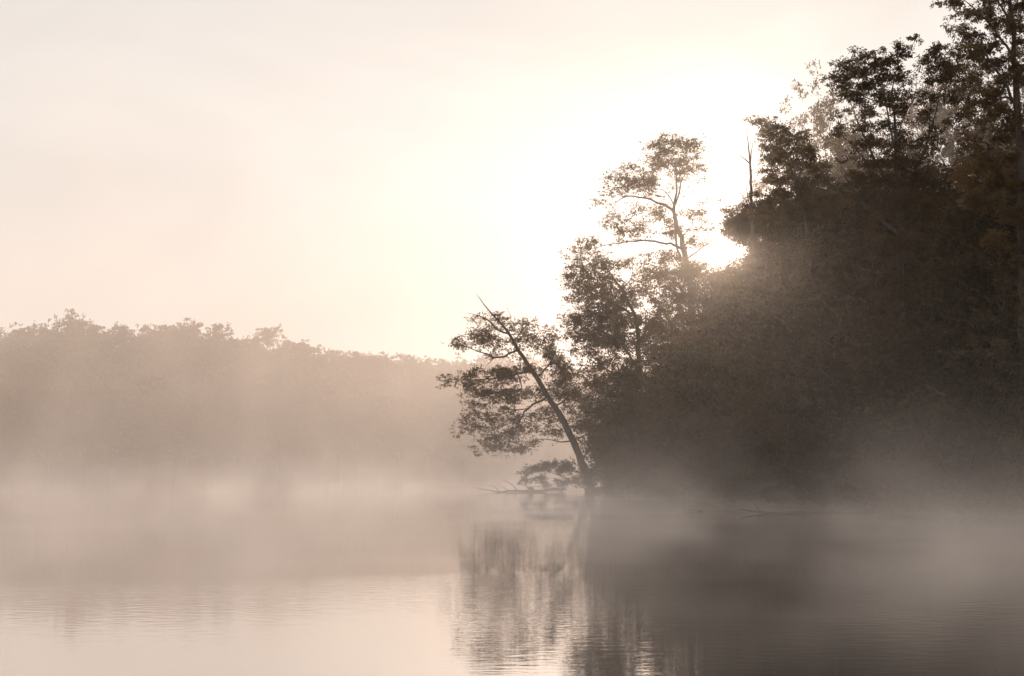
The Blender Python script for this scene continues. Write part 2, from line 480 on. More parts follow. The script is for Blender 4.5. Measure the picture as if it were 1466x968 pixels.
# ------------------------------------------------------------------ the measured trees
hero('leaning_tree', 'tree leaning far out to the left over the water, its top bare', 'tree', 103,
     [(846, 700, .50), (836, 668, .42), (812, 612, .36), (785, 568, .30), (768, 540, .26), (742, 500, .20), (722, 468, .14), (703, 448, .08), (690, 432, .045), (681, 419, .012)],
     [[(722, 484, .11), (712, 472, .10), (700, 460, .08), (686, 453, .05), (668, 449, .015)],
      [(738, 508, .10), (715, 513, .09), (700, 509, .07), (676, 501, .045), (655, 494, .015)],
      [(705, 511, .05), (698, 522, .03), (694, 528, .012)],
      [(750, 545, .10), (722, 541, .08), (700, 543, .06), (668, 546, .04), (638, 545, .015)],
      [(778, 572, .12), (757, 584, .10), (744, 601, .08), (737, 616, .05), (725, 640, .015)],
      [(744, 545, .06), (747, 554, .05), (738, 567, .04), (736, 586, .03), (728, 612, .015)],
      [(757, 584, .06), (730, 590, .05), (700, 598, .03), (668, 612, .01)],
      [(770, 542, .10), (786, 522, .07), (796, 500, .04), (800, 488, .015)],
      [(738, 492, .07), (748, 474, .05), (757, 462, .015)],
      [(796, 585, .10), (818, 566, .07), (842, 552, .04), (860, 540, .015)],
      [(726, 474, .04), (732, 456, .03), (727, 444, .02), (723, 436, .008)],
      [(692, 434, .02), (688, 428, .015), (677, 424, .006)],
      [(697, 440, .02), (694, 437, .012), (680, 436, .005)],
      [(822, 630, .09), (800, 632, .06), (778, 628, .03), (762, 634, .01)]],
     [(663, 492, 14, 9), (652, 488, 6, 5), (690, 478, 20, 14, .9), (705, 492, 20, 12, .8), (712, 452, 10, 7, .7), (688, 455, 12, 7, .8), (706, 463, 12, 7, 1.0),
      (724, 462, 8, 14, .8), (752, 468, 18, 9), (768, 482, 20, 14), (750, 492, 18, 14, .8), (782, 500, 14, 12, .9),
      (640, 546, 9, 7), (632, 540, 5, 4), (657, 541, 12, 5), (680, 534, 18, 7), (705, 532, 20, 9, 1.3), (732, 536, 26, 10, 1.8), (756, 528, 16, 8),
      (685, 556, 18, 9), (668, 552, 9, 7), (712, 562, 24, 10, 1.5), (742, 566, 24, 9, 1.7), (674, 572, 9, 7), (672, 600, 14, 7), (694, 592, 16, 6), (664, 616, 9, 6), (658, 624, 6, 4),
      (702, 606, 18, 8), (728, 598, 20, 10, .8), (700, 628, 16, 8), (690, 640, 12, 6), (683, 651, 7, 4), (722, 630, 18, 11, .9), (744, 618, 18, 12, .8), (716, 640, 14, 6),
      (768, 594, 14, 12, .7), (764, 558, 12, 8, .8), (760, 636, 12, 7), (742, 642, 10, 6), (798, 516, 14, 14), (814, 536, 20, 16), (802, 558, 18, 14, 1.6), (824, 574, 20, 16, 1.2),
      (846, 556, 22, 22, .8), (792, 616, 16, 10), (826, 604, 16, 14, .7), (850, 596, 20, 18), (850, 630, 20, 18), (712, 560, 45, 30, .35), (700, 600, 40, 28, .3), (712, 485, 35, 25, .3), (770, 500, 35, 35, .35), (800, 560, 35, 45, .6), (745, 625, 45, 20, .3)],
     leaf=0.15, per=31, rc=0.68, dens=1.15)

hero('tall_tree', 'tall slender tree with an open layered crown, its trunk forking just left of the sun', 'tree', 107,
     [(1003, 690, .50), (999, 600, .46), (993, 480, .42), (987, 400, .36), (982, 372, .33), (975, 340, .28), (967, 318, .24), (965, 302, .2), (967, 285, .13), (969, 262, .10), (966, 240, .06), (964, 222, .02)],
     [[(963, 301, .15), (950, 294, .13), (932, 287, .11), (915, 284, .10), (898, 283, .07), (886, 289, .05), (874, 296, .03), (858, 294, .012)],
      [(964, 292, .08), (956, 279, .06), (946, 273, .05), (935, 271, .03), (922, 262, .012)],
      [(967, 298, .11), (971, 278, .09), (975, 260, .07), (984, 246, .04), (992, 232, .015)],
      [(974, 262, .05), (982, 257, .03), (998, 252, .012)],
      [(978, 338, .08), (987, 328, .06), (992, 320, .05), (994, 314, .04), (1004, 310, .012)],
      [(984, 362, .16), (971, 355, .14), (953, 350, .12), (935, 348, .10), (920, 349, .09), (906, 351, .08), (884, 355, .06), (866, 359, .04), (838, 368, .015)],
      [(906, 351, .04), (904, 342, .035), (903, 332, .02), (896, 322, .01)],
      [(966, 320, .10), (969, 345, .12), (976, 372, .14)],
      [(985, 375, .10), (1002, 358, .07), (1018, 348, .05), (1024, 340, .015)],
      [(990, 430, .15), (968, 402, .10), (950, 392, .06), (935, 380, .02)],
      [(992, 450, .14), (1018, 420, .10), (1040, 405, .05), (1056, 398, .02)],
      [(990, 490, .14), (960, 462, .10), (940, 450, .05), (925, 440, .02)],
      [(898, 283, .04), (890, 276, .03), (880, 270, .01)], [(932, 287, .05), (924, 272, .03), (912, 254, .02), (911, 242, .01)]],
     [(952, 200, 12, 5), (966, 202, 14, 7, 1.2), (942, 208, 14, 5), (932, 212, 7, 4), (992, 208, 10, 6), (998, 216, 6, 7), (978, 214, 16, 7), (964, 222, 18, 7), (950, 226, 12, 7),
      (955, 236, 14, 6, 1.2), (970, 240, 18, 6, 1.3), (986, 238, 14, 8, 1.2), (998, 245, 8, 7), (1006, 258, 6, 4), (972, 252, 10, 5, .7), (946, 233, 8, 4),
      (912, 236, 8, 6), (900, 258, 16, 9, 1.4), (884, 252, 9, 5), (918, 254, 12, 7), (934, 246, 10, 5), (930, 258, 10, 8, 1.2), (874, 264, 7, 4), (888, 272, 16, 5), (915, 270, 16, 6, 1.1), (930, 276, 8, 5),
      (866, 278, 8, 3), (852, 294, 8, 3, 1.3), (864, 292, 7, 3), (872, 296, 5, 3), (945, 285, 10, 4, .7),
      (902, 304, 7, 4), (880, 314, 10, 6), (886, 326, 10, 6), (872, 322, 7, 5), (900, 334, 12, 5), (888, 340, 8, 4), (915, 338, 8, 4), (940, 304, 12, 4, .7), (930, 310, 8, 3, .6), (952, 318, 10, 5), (956, 330, 10, 6, 1.2), (962, 340, 8, 5),
      (986, 306, 8, 4), (992, 310, 8, 4), (1001, 292, 5, 6), (1006, 306, 6, 6), (1005, 322, 5, 7), (1013, 329, 8, 4), (975, 305, 6, 3, .6), (985, 276, 7, 3, .6), (966, 268, 4, 3, .5),
      (1020, 290, 4, 3), (1030, 300, 6, 4), (1000, 350, 10, 7, .8), (1014, 345, 7, 6, .7), (988, 345, 8, 5, .8),
      (950, 366, 16, 8), (932, 372, 14, 8), (968, 372, 14, 9), (986, 382, 14, 10), (1006, 378, 14, 9), (942, 388, 22, 9, 1.3), (970, 396, 24, 12, 1.4), (1002, 402, 22, 12, 1.4), (1028, 392, 14, 9, 1.1),
      (1046, 388, 12, 8, 1.1), (1030, 412, 22, 12, 1.4), (960, 418, 26, 10), (992, 428, 24, 14, 1.4), (1024, 436, 24, 14, 1.2), (950, 440, 18, 10, .8), (975, 450, 24, 12), (1006, 460, 24, 14), (960, 474, 26, 12, 1.2), (990, 490, 26, 14, 1.3), (1030, 476, 24, 16), (955, 385, 34, 20, .7), (1005, 405, 50, 24, 1.2), (1040, 400, 22, 14, 1.2), (980, 450, 55, 35, .9), (1040, 450, 30, 35, 1.2), (962, 225, 36, 26, .6), (900, 260, 36, 20, .6), (925, 300, 40, 18, .3), (990, 325, 24, 25, .4), (985, 250, 20, 12, .6), (905, 325, 34, 14, .5), (945, 322, 20, 18, .5)],
     leaf=0.15, per=30, rc=0.66, dens=1.15)

hero('broad_bank_tree', 'rounded leafy tree between the leaning tree and the tall tree, lobed along its left edge', 'tree', 99,
     [(914, 692, .34), (913, 600, .30), (912, 540, .27), (915, 490, .24), (908, 450, .18), (890, 415, .12), (868, 385, .06), (850, 362, .02)],
     [[(914, 520, .14), (890, 496, .11), (866, 480, .07), (838, 470, .03)],
      [(912, 490, .14), (935, 460, .10), (948, 430, .06), (952, 415, .02)],
      [(905, 448, .12), (872, 432, .09), (845, 420, .06), (820, 405, .02)],
      [(913, 560, .12), (884, 540, .09), (855, 525, .05), (838, 515, .02)],
      [(913, 570, .12), (940, 545, .09), (960, 520, .04), (970, 505, .015)],
      [(893, 418, .08), (904, 400, .05), (905, 380, .02)]],
     [(842, 345, 10, 6), (828, 362, 10, 5), (820, 368, 6, 4), (848, 358, 12, 8), (860, 372, 14, 8, 1.1), (832, 378, 9, 5), (880, 378, 14, 6, .8), (904, 378, 14, 5), (846, 390, 16, 10, 1.2),
      (820, 394, 8, 6), (818, 406, 7, 8), (834, 408, 12, 10), (858, 408, 16, 10, 1.3), (884, 398, 10, 6, .6), (846, 426, 12, 8), (824, 430, 8, 6), (832, 440, 6, 4), (866, 424, 16, 10, 1.2), (890, 416, 16, 6, .7),
      (880, 440, 22, 10, 1.2), (904, 430, 14, 6, .7), (850, 448, 9, 7), (822, 454, 9, 6), (818, 464, 7, 7), (834, 466, 12, 9), (856, 466, 14, 10, 1.3), (882, 464, 18, 12, 1.6), (908, 456, 16, 10, 1.1),
      (820, 480, 7, 7), (838, 484, 12, 9), (860, 488, 16, 12, 1.4), (890, 492, 20, 12, 1.4), (918, 484, 16, 12), (935, 468, 12, 8), (828, 500, 8, 6), (846, 508, 14, 9), (872, 516, 16, 9, .8), (900, 518, 16, 8, .8),
      (930, 510, 18, 12, 1.3), (950, 500, 14, 10), (850, 530, 14, 10, .7), (880, 536, 16, 8, .6), (915, 545, 16, 8, .6), (945, 535, 18, 12, 1.2), (860, 555, 14, 12, .7), (890, 565, 20, 10, .9), (925, 575, 20, 12), (960, 560, 20, 16, 1.3),
      (870, 590, 20, 14), (900, 605, 24, 14, 1.3), (935, 605, 22, 16, 1.3), (850, 400, 38, 38, .45), (856, 480, 40, 50, .6), (905, 450, 50, 40, .5), (930, 520, 50, 45, .6), (880, 570, 45, 40, .5), (965, 470, 35, 40, .6), (930, 400, 30, 18, .6)],
     leaf=0.15, per=34, rc=0.72, dens=1.6)

hero('sunward_tree', 'dense tree just right of the sun whose left side is washed out by its glare', 'tree', 93,
     [(1122, 700, .42), (1120, 560, .38), (1116, 460, .3), (1108, 400, .22), (1098, 350, .14), (1082, 312, .03)],
     [[(1114, 450, .14), (1080, 420, .1), (1050, 405, .04)], [(1104, 380, .12), (1076, 345, .07), (1050, 322, .03), (1040, 305, .01)],
      [(1110, 400, .14), (1140, 350, .09), (1160, 315, .03)], [(1118, 480, .15), (1150, 430, .1), (1175, 400, .03)]],
     [(1044, 300, 4, 4), (1052, 304, 8, 5), (1046, 316, 8, 6), (1052, 330, 12, 7), (1064, 318, 12, 8), (1072, 300, 10, 5, .8), (1078, 332, 16, 10, 1.3), (1085, 312, 16, 9, 1.2), (1068, 346, 9, 7, 1.2), (1090, 355, 18, 12, 1.4), (1110, 325, 22, 14, 1.4),
      (1084, 376, 14, 10, 1.3), (1115, 370, 22, 16, 1.4), (1145, 335, 24, 14, 1.3), (1150, 370, 22, 18, 1.4), (1175, 345, 20, 16, 1.3), (1075, 395, 18, 10, 1.3), (1058, 404, 14, 7), (1105, 405, 24, 14, 1.4), (1140, 415, 24, 16, 1.4), (1175, 395, 20, 18, 1.3),
      (1060, 425, 24, 12, 1.3), (1095, 445, 30, 16, 1.4), (1140, 460, 30, 18, 1.4), (1055, 460, 22, 16, 1.2), (1062, 322, 22, 20, 1.0), (1100, 315, 45, 26, 1.2), (1160, 310, 40, 20, 1.0), (1175, 445, 20, 18), (1080, 490, 30, 18, 1.2), (1130, 505, 30, 18)],
     leaf=0.155, per=36, rc=0.52, dens=2.4)

hero('knotted_crown_tree', 'small-crowned tree rising beside the dead snag, its dense dark top leaning left', 'tree', 79,
     [(1170, 715, .34), (1166, 500, .28), (1160, 380, .22), (1150, 300, .15), (1136, 250, .1), (1118, 210, .05), (1098, 182, .015)],
     [[(1152, 310, .09), (1172, 270, .06), (1182, 245, .02)], [(1146, 290, .08), (1120, 272, .05), (1098, 262, .02)], [(1140, 262, .06), (1150, 235, .04), (1150, 212, .015)],
      [(1158, 350, .1), (1190, 310, .06), (1205, 290, .02)], [(1128, 232, .05), (1108, 226, .03), (1092, 214, .01)]],
     [(1082, 168, 5, 4), (1090, 176, 8, 6), (1104, 174, 8, 4), (1100, 190, 12, 8, 1.3), (1118, 184, 12, 7), (1128, 192, 12, 9, 1.3), (1094, 206, 8, 7, 1.1), (1112, 210, 12, 9, 1.4), (1140, 198, 9, 6), (1132, 214, 14, 10, 1.4),
      (1154, 214, 12, 9, 1.1), (1098, 224, 7, 6), (1116, 232, 12, 9, 1.2), (1140, 236, 14, 10, 1.3), (1160, 234, 12, 10, 1.1), (1176, 238, 8, 6), (1096, 246, 7, 5), (1112, 252, 10, 7, .8), (1132, 258, 14, 8), (1156, 258, 14, 10, 1.2), (1178, 258, 10, 8, 1.1),
      (1094, 264, 8, 5), (1086, 278, 10, 5, .9), (1072, 286, 9, 4, .8), (1110, 272, 12, 6, .7), (1132, 280, 14, 8, .9), (1158, 282, 16, 10, 1.3), (1184, 280, 12, 10, 1.2), (1100, 292, 14, 6, .8), (1130, 302, 18, 9), (1170, 308, 24, 12, 1.3), (1205, 300, 14, 12, 1.1),
      (1196, 262, 6, 5, .7), (1090, 300, 16, 6, .7), (1135, 240, 40, 40, .5), (1130, 290, 45, 20, .8), (1110, 190, 22, 14, .5), (1190, 300, 30, 18, 1)],
     leaf=0.135, per=40, rc=0.42, spacing=0.62, dens=1.4)

hero('fan_crowned_tree', 'tree with a wide open fan of limbs, sky showing through, second from the right edge', 'tree', 61,
     [(1292, 725, .30), (1291, 560, .26), (1289, 420, .24), (1288, 320, .2), (1286, 270, .15), (1283, 220, .12), (1281, 180, .09), (1277, 130, .05), (1288, 86, .015)],
     [[(1287, 300, .13), (1268, 238, .1), (1252, 190, .07), (1240, 150, .04), (1232, 110, .012)],
      [(1290, 305, .13), (1310, 250, .1), (1330, 204, .08), (1344, 165, .05), (1354, 128, .03), (1362, 104, .01)],
      [(1288, 320, .12), (1262, 268, .09), (1248, 236, .06), (1228, 200, .04), (1205, 178, .012)],
      [(1282, 215, .06), (1268, 170, .05), (1256, 130, .03), (1246, 92, .01)],
      [(1312, 246, .07), (1322, 222, .05), (1345, 190, .04), (1366, 178, .012)],
      [(1328, 208, .05), (1338, 160, .04), (1340, 120, .025), (1346, 78, .01)],
      [(1282, 190, .05), (1300, 158, .04), (1318, 130, .025), (1322, 100, .01)],
      [(1288, 340, .12), (1300, 280, .1), (1302, 235, .06), (1300, 200, .02)],
      [(1240, 150, .04), (1216, 126, .03), (1192, 112, .01)],
      [(1286, 345, .12), (1252, 300, .09), (1226, 262, .05), (1212, 238, .02)],
      [(1292, 350, .12), (1320, 310, .08), (1348, 280, .03)]],
     [(1184, 108, 5, 6), (1194, 112, 8, 6), (1190, 122, 6, 4), (1197, 92, 7, 6), (1208, 100, 9, 7), (1222, 74, 7, 4), (1214, 118, 12, 9, 1.2), (1232, 88, 12, 7), (1230, 106, 12, 9, 1.3), (1246, 74, 10, 5), (1262, 66, 9, 5), (1252, 92, 12, 10, 1.4),
      (1270, 84, 10, 9), (1284, 72, 9, 8, 1.2), (1299, 56, 7, 5), (1296, 74, 8, 8), (1306, 64, 6, 5), (1286, 90, 10, 8, 1.3), (1320, 82, 10, 6), (1340, 60, 8, 5), (1338, 74, 9, 6), (1352, 76, 10, 8), (1328, 96, 10, 7, .8), (1350, 94, 14, 8),
      (1240, 124, 12, 9, 1.3), (1262, 112, 12, 9, 1.1), (1284, 112, 12, 8, .9), (1212, 136, 10, 6), (1228, 142, 12, 7, 1.1), (1304, 108, 9, 6, .7), (1334, 112, 8, 5, .7), (1368, 104, 12, 10), (1262, 136, 12, 8), (1284, 134, 12, 8), (1304, 130, 9, 6, .7), (1348, 118, 12, 6),
      (1246, 154, 10, 7), (1238, 168, 10, 6, .9), (1272, 156, 12, 9, 1.1), (1294, 158, 10, 8, 1.1), (1320, 140, 6, 5, .6), (1370, 124, 12, 8), (1392, 120, 10, 9), (1368, 142, 12, 7, .8), (1390, 146, 12, 8), (1200, 170, 8, 5), (1208, 178, 10, 5), (1192, 190, 12, 5),
      (1222, 186, 12, 6), (1250, 184, 10, 6, .8), (1276, 180, 12, 8), (1298, 182, 12, 9, 1.2), (1318, 176, 8, 5, .6), (1360, 170, 9, 4), (1334, 186, 7, 4, .6), (1382, 166, 12, 6), (1240, 202, 12, 6), (1226, 212, 12, 5, .9), (1262, 204, 12, 7), (1288, 206, 14, 9, 1.1),
      (1312, 206, 8, 6, .7), (1216, 222, 8, 4), (1248, 228, 12, 6, .8), (1276, 230, 14, 9, 1.2), (1304, 232, 12, 9), (1240, 250, 16, 7), (1270, 258, 18, 10, 1.2), (1300, 262, 18, 10, 1.2), (1330, 254, 12, 7, .9), (1250, 278, 18, 9, 1.2), (1285, 290, 22, 12, 1.3), (1325, 284, 20, 12, 1.2), (1290, 190, 60, 60, .22), (1252, 108, 52, 36, .4), (1345, 110, 38, 40, .35), (1270, 250, 60, 35, .5), (1290, 330, 55, 50, .7), (1290, 430, 60, 60, .5)],
     leaf=0.105, per=42, rc=0.34, spacing=0.46, dens=1.15)

hero('edge_tree', 'large dark tree cut by the right edge of the frame, taller than every other tree', 'tree', 53,
     [(1474, 745, .42), (1470, 560, .38), (1467, 400, .34), (1464, 300, .3), (1459, 220, .25), (1456, 150, .2), (1452, 80, .15), (1446, 10, .1), (1440, -80, .02)],
     [[(1460, 235, .12), (1476, 170, .1), (1492, 110, .07), (1500, 40, .02)], [(1456, 160, .1), (1432, 120, .07), (1405, 90, .05), (1375, 66, .012)],
      [(1452, 90, .08), (1424, 55, .06), (1395, 30, .04), (1352, 4, .01)], [(1461, 260, .12), (1436, 225, .08), (1410, 205, .05), (1382, 200, .015)],
      [(1448, 30, .07), (1430, -10, .05), (1405, -30, .02)], [(1466, 330, .12), (1430, 290, .08), (1398, 270, .03)], [(1456, 150, .1), (1440, 140, .06), (1415, 150, .04), (1388, 160, .01)],
      [(1470, 420, .14), (1510, 350, .1), (1545, 300, .04)], [(1464, 280, .12), (1500, 230, .1), (1530, 190, .04)]],
     [(1348, 4, 9, 4), (1362, 10, 10, 5), (1376, 2, 12, 8), (1370, 26, 10, 6), (1388, 22, 14, 9, 1.3), (1408, 8, 16, 10, 1.3), (1434, 4, 18, 12, 1.3), (1460, 8, 18, 12, 1.2), (1374, 42, 10, 6), (1394, 44, 14, 9, 1.3), (1418, 34, 16, 10, 1.4), (1444, 34, 16, 12, 1.2), (1466, 36, 14, 12),
      (1384, 62, 12, 7, 1.1), (1404, 66, 14, 9, 1.2), (1428, 60, 14, 10, 1.2), (1450, 64, 14, 12, 1.1), (1376, 78, 8, 5), (1396, 86, 12, 7, .9), (1418, 86, 14, 9), (1442, 92, 16, 12, 1.1), (1466, 84, 12, 12), (1400, 104, 12, 7, .8), (1424, 112, 14, 10, 1.3), (1448, 120, 16, 12, 1.2), (1468, 120, 12, 12),
      (1402, 128, 12, 7, .9), (1426, 138, 14, 10, 1.3), (1404, 150, 14, 7), (1390, 158, 12, 5, .8), (1430, 162, 18, 12, 1.4), (1456, 160, 16, 14, 1.2), (1408, 174, 16, 8, 1.2), (1384, 186, 12, 5), (1438, 190, 20, 12, 1.4), (1466, 190, 14, 14), (1396, 200, 14, 6), (1412, 212, 16, 8), (1448, 222, 18, 14, 1.3),
      (1420, 236, 18, 10, 1.1), (1388, 226, 14, 6, .9), (1392, 250, 20, 10), (1430, 262, 22, 14, 1.2), (1466, 262, 18, 16, 1.2), (1400, 290, 26, 14, 1.2), (1450, 310, 26, 18, 1.3), (1500, 20, 24, 20), (1490, -25, 30, 20), (1440, -25, 30, 16, 1.2), (1390, -16, 18, 8), (1500, 90, 26, 24), (1500, 160, 26, 24), (1510, 240, 30, 24), (1510, 310, 30, 24),
      (1440, -70, 26, 18), (1420, 100, 46, 90, .3), (1400, 240, 40, 50, .6), (1460, 360, 30, 20), (1420, 350, 22, 16)],
     leaf=0.10, per=44, rc=0.3, spacing=0.42, dens=1.0)

# the bare snag beside the knotted crown
def dead_tree(name, label, cat, Y, lines, mat, k=6):
    x0, y0, r = lines[0][0]
    base = P(x0, y0, Y); base[2] = float(ground_z(base[0], Y)) - 0.3 if lines[0][0][1] > 650 else base[2]
    root = empty(name, tuple(base), label, cat)
    nodes = []
    for i, ln in enumerate(lines):
        pts = [P(x, y, Y) for x, y, r in ln]; rr = [r for _, _, r in ln]
        if i == 0: pts[0] = base
        else:
            NA = np.concatenate(nodes); pts[0] = NA[np.argmin(np.linalg.norm(NA - pts[0], axis=1))]
            off = random.uniform(-.4, .4)
            for q in range(1, len(pts)): pts[q][1] += off * q / (len(pts) - 1) * np.linalg.norm(pts[-1] - pts[0])
        p2, r2 = smooth_line(pts, rr, 0.3, 0.02); nodes.append(p2)
        tb = Tubes(); tb.add(p2 - base, r2, k)
        link('trunk' if i == 0 else 'branch', tb.mesh('trunk' if i == 0 else 'branch', mat), root)
    return root

dead_tree('dead_snag', 'bare dead snag with forked bone-thin top against the bright sky', 'dead tree', 88,
          [[(1082, 690, .2), (1080, 450, .16), (1077, 330, .12), (1075, 270, .09), (1074, 235, .07), (1071, 205, .035), (1068, 183, .012)],
           [(1074, 238, .05), (1068, 228, .04), (1057, 219, .015)], [(1074, 232, .05), (1076, 218, .035), (1078, 204, .012)], [(1077, 300, .05), (1071, 285, .035), (1066, 256, .012)],
           [(1076, 250, .03), (1081, 240, .01)]], M_bark)

# wood lying in the water
def driftwood(name, label, Y, lines, dz=0.0):
    pts0 = P(*lines[0][0][:2], Y); base = np.array([pts0[0], Y, 0.0])
    root = empty(name, tuple(base), label, 'branch')
    nodes = []
    for i, ln in enumerate(lines):
        pts = [P(x, y, Y) for x, y, r in ln]; rr = [r for _, _, r in ln]
        if i:
            NA = np.concatenate(nodes); pts[0] = NA[np.argmin(np.linalg.norm(NA - pts[0], axis=1))]
        p2, r2 = smooth_line(pts, rr, 0.25, 0.012); nodes.append(p2)
        tb = Tubes(); tb.add(p2 - base, r2, 6)
        link('stem' if i == 0 else 'twig', tb.mesh('limb', M_bark), root)
    return root

driftwood('fallen_branch', 'bare fallen branch reaching left out of the shrub, just clear of the water', 100,
          [[(800, 700, .10), (770, 703, .09), (740, 703, .07), (715, 704, .045), (700, 702, .03), (680, 698, .01)],
           [(742, 702, .04), (733, 694, .03), (720, 687, .012)], [(715, 704, .03), (708, 697, .02), (698, 695, .008)], [(722, 704, .03), (714, 707, .02), (706, 709, .01)],
           [(730, 703, .03), (722, 698, .02), (712, 695, .008)], [(705, 702, .02), (694, 701, .012), (686, 703, .006)]])
driftwood('floating_twig', 'small forked twig poking out of the misty water', 59.5,
          [[(1012, 734, .018), (1002, 731.5, .016), (992, 730, .012), (984, 733, .006)], [(1002, 731.5, .01), (1006, 729, .008), (1010, 726, .004)], [(1000, 731, .01), (996, 734, .008), (990, 736, .004)], [(994, 730, .008), (988, 728.5, .005), (985, 728, .003)]])
driftwood('fallen_log', 'long thin log lying along the edge of the right bank', 57,
          [[(1235, 731, .07), (1150, 733, .06), (1120, 734, .05), (1090, 733.5, .035), (1070, 731, .02), (1058, 728, .008)], [(1090, 733, .03), (1084, 728, .02), (1080, 722, .008)]])
driftwood('broken_limb', 'broken limb caught low in the dark foliage of the right bank', 53,
          [[(1352, 566, .05), (1342, 561, .05), (1334, 555, .035), (1328, 551, .02)]])

# ------------------------------------------------------------------ the tree behind, in the haze
bt = make_tree('hazy_tree', 'pale tree farther back in the haze, showing left of the fan-crowned tree', 'tree', 'hazy trees behind the right bank', 26, 13, 0.42, 14, 0.24, 90, 0.95, 440, M_leaf, 21)
def hz(o, px, py, Y, rz):
    X = (px - 733) / F * Y; top = CAMH + (HOR - py) / F * Y
    sc = (top - float(ground_z(X, Y))) / 26.5
    place(o, X, Y, 0.62 * sc, rz, 0, 1 / 0.62)
hz(bt, 1196, 168, 160, 0.5)
o = copy_tree(bt); o['label'] = 'faint tree in the haze filling the gap below the fan-crowned tree'; hz(o, 1262, 165, 185, 2.2)
o = copy_tree(bt); o['label'] = 'faint tree in the haze between the fan-crowned tree and the edge tree'; hz(o, 1345, 140, 178, 3.9)
o = copy_tree(bt); o['label'] = 'hazy tree behind the tree at the right edge'; hz(o, 1440, 100, 170, 5.1)

# ------------------------------------------------------------------ forest behind the measured trees
G = 'dark trees massed on the right bank'
LB = 'dark leafy tree merging into the shadowed mass of the right bank'
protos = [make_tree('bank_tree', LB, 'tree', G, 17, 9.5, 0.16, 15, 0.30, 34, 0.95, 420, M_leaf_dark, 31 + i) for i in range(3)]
def top_row(px):
    return np.interp(px, [850, 890, 930, 975, 1020, 1070, 1090, 1140, 1200, 1260, 1330, 1400, 1466, 1600, 1800], [600, 550, 490, 430, 405, 395, 330, 300, 290, 290, 270, 255, 225, 120, 40])
def shore_Y(px):
    """distance of the bank's edge along the sight line through column px"""
    Ys = np.linspace(40, 115, 400); Xs = (px - 733) / F * Ys
    sd = poly_sd(Xs, Ys, SHORE)
    k = np.where(sd > 0)[0]
    return Ys[k[0]] if len(k) else 104
rng = np.random.default_rng(5); random.seed(5)
spots = []
tries = 0
while len(spots) < 138 and tries < 4000:
    tries += 1
    px = random.uniform(860, 1680) if len(spots) > 44 else random.uniform(868, 1260)
    Y = float(shore_Y(px)) + 3 + 52 * random.random() ** 1.3
    X = (px - 733) / F * Y
    if poly_sd(np.array([X]), np.array([Y]), SHORE)[0] < 2: continue
    if any(math.hypot(X - a, Y - b) < 2.8 for a, b, c in spots): continue
    spots.append((X, Y, px))
for i, (X, Y, px) in enumerate(spots):
    # the crown must stay under the outline across its own width
    half = 2.6 / Y * F
    row = max(top_row(px + d) for d in (-half, -half / 2, 0, half / 2))
    row += random.choice((-26, -12, 0, 12, 30, 60, 90)) if px > 1100 else random.choice((0, 10, 25, 50, 80))
    top = CAMH + (HOR - row) / F * Y
    g0 = float(ground_z(X, Y))
    sc = (top - g0) / 18.2
    if sc < 0.25: continue
    xy = min(sc, 1.25)
    p = protos[i % 3]
    o = p if i < 3 else copy_tree(p)
    place(o, X, Y, xy, random.uniform(0, 6.28), 0, sc / xy)

# shrubs along the water's edge
hero('overhanging_shrub', 'low spreading shrub hanging over the water under the leaning trunk', 'shrub', 101,
     [(838, 700, .09), (820, 690, .07), (800, 680, .05), (775, 672, .02)],
     [[(825, 693, .05), (800, 692, .04), (770, 696, .02), (755, 698, .008)], [(812, 686, .04), (800, 668, .03), (790, 660, .01)]],
     [(756, 682, 8, 7), (764, 672, 10, 7, 1.2), (778, 668, 14, 8, 1.6), (798, 668, 16, 8, 1.7), (818, 670, 14, 9, 1.5), (750, 690, 6, 5), (772, 684, 14, 6, 1.2), (792, 690, 16, 6, .6), (775, 698, 16, 4, .7), (812, 688, 16, 8, .7), (834, 684, 16, 14, 1.4), (800, 700, 18, 3, .8)],
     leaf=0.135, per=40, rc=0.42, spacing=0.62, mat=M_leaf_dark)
GS = 'shrubs along the edge of the right bank'
LS = 'low dark shrub at the misty water edge of the right bank'
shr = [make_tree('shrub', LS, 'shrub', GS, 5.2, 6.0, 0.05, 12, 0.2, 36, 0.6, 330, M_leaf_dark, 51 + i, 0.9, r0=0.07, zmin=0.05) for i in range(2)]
rng = np.random.default_rng(9); random.seed(9)
cnt = 0
cols = np.linspace(862, 1560, 30)
for row_i in range(3):
    for c in cols:
        px = c + random.uniform(-9, 9) + row_i * 12
        Y = float(shore_Y(px)) + (0.4 + random.uniform(0, 1.3)) + row_i * 4.5
        X = (px - 733) / F * Y
        sd = poly_sd(np.array([X]), np.array([Y]), SHORE)[0]
        if sd < 0.1: continue
        o = shr[cnt % 2] if cnt < 2 else copy_tree(shr[cnt % 2])
        sc = random.uniform(0.55, 1.0) * (0.8 if row_i == 0 else 1.25) * (0.72 if px < 900 else 1)
        place(o, X, Y, sc, random.uniform(0, 6.28), -0.45, random.uniform(0.8, 1.25))
        cnt += 1

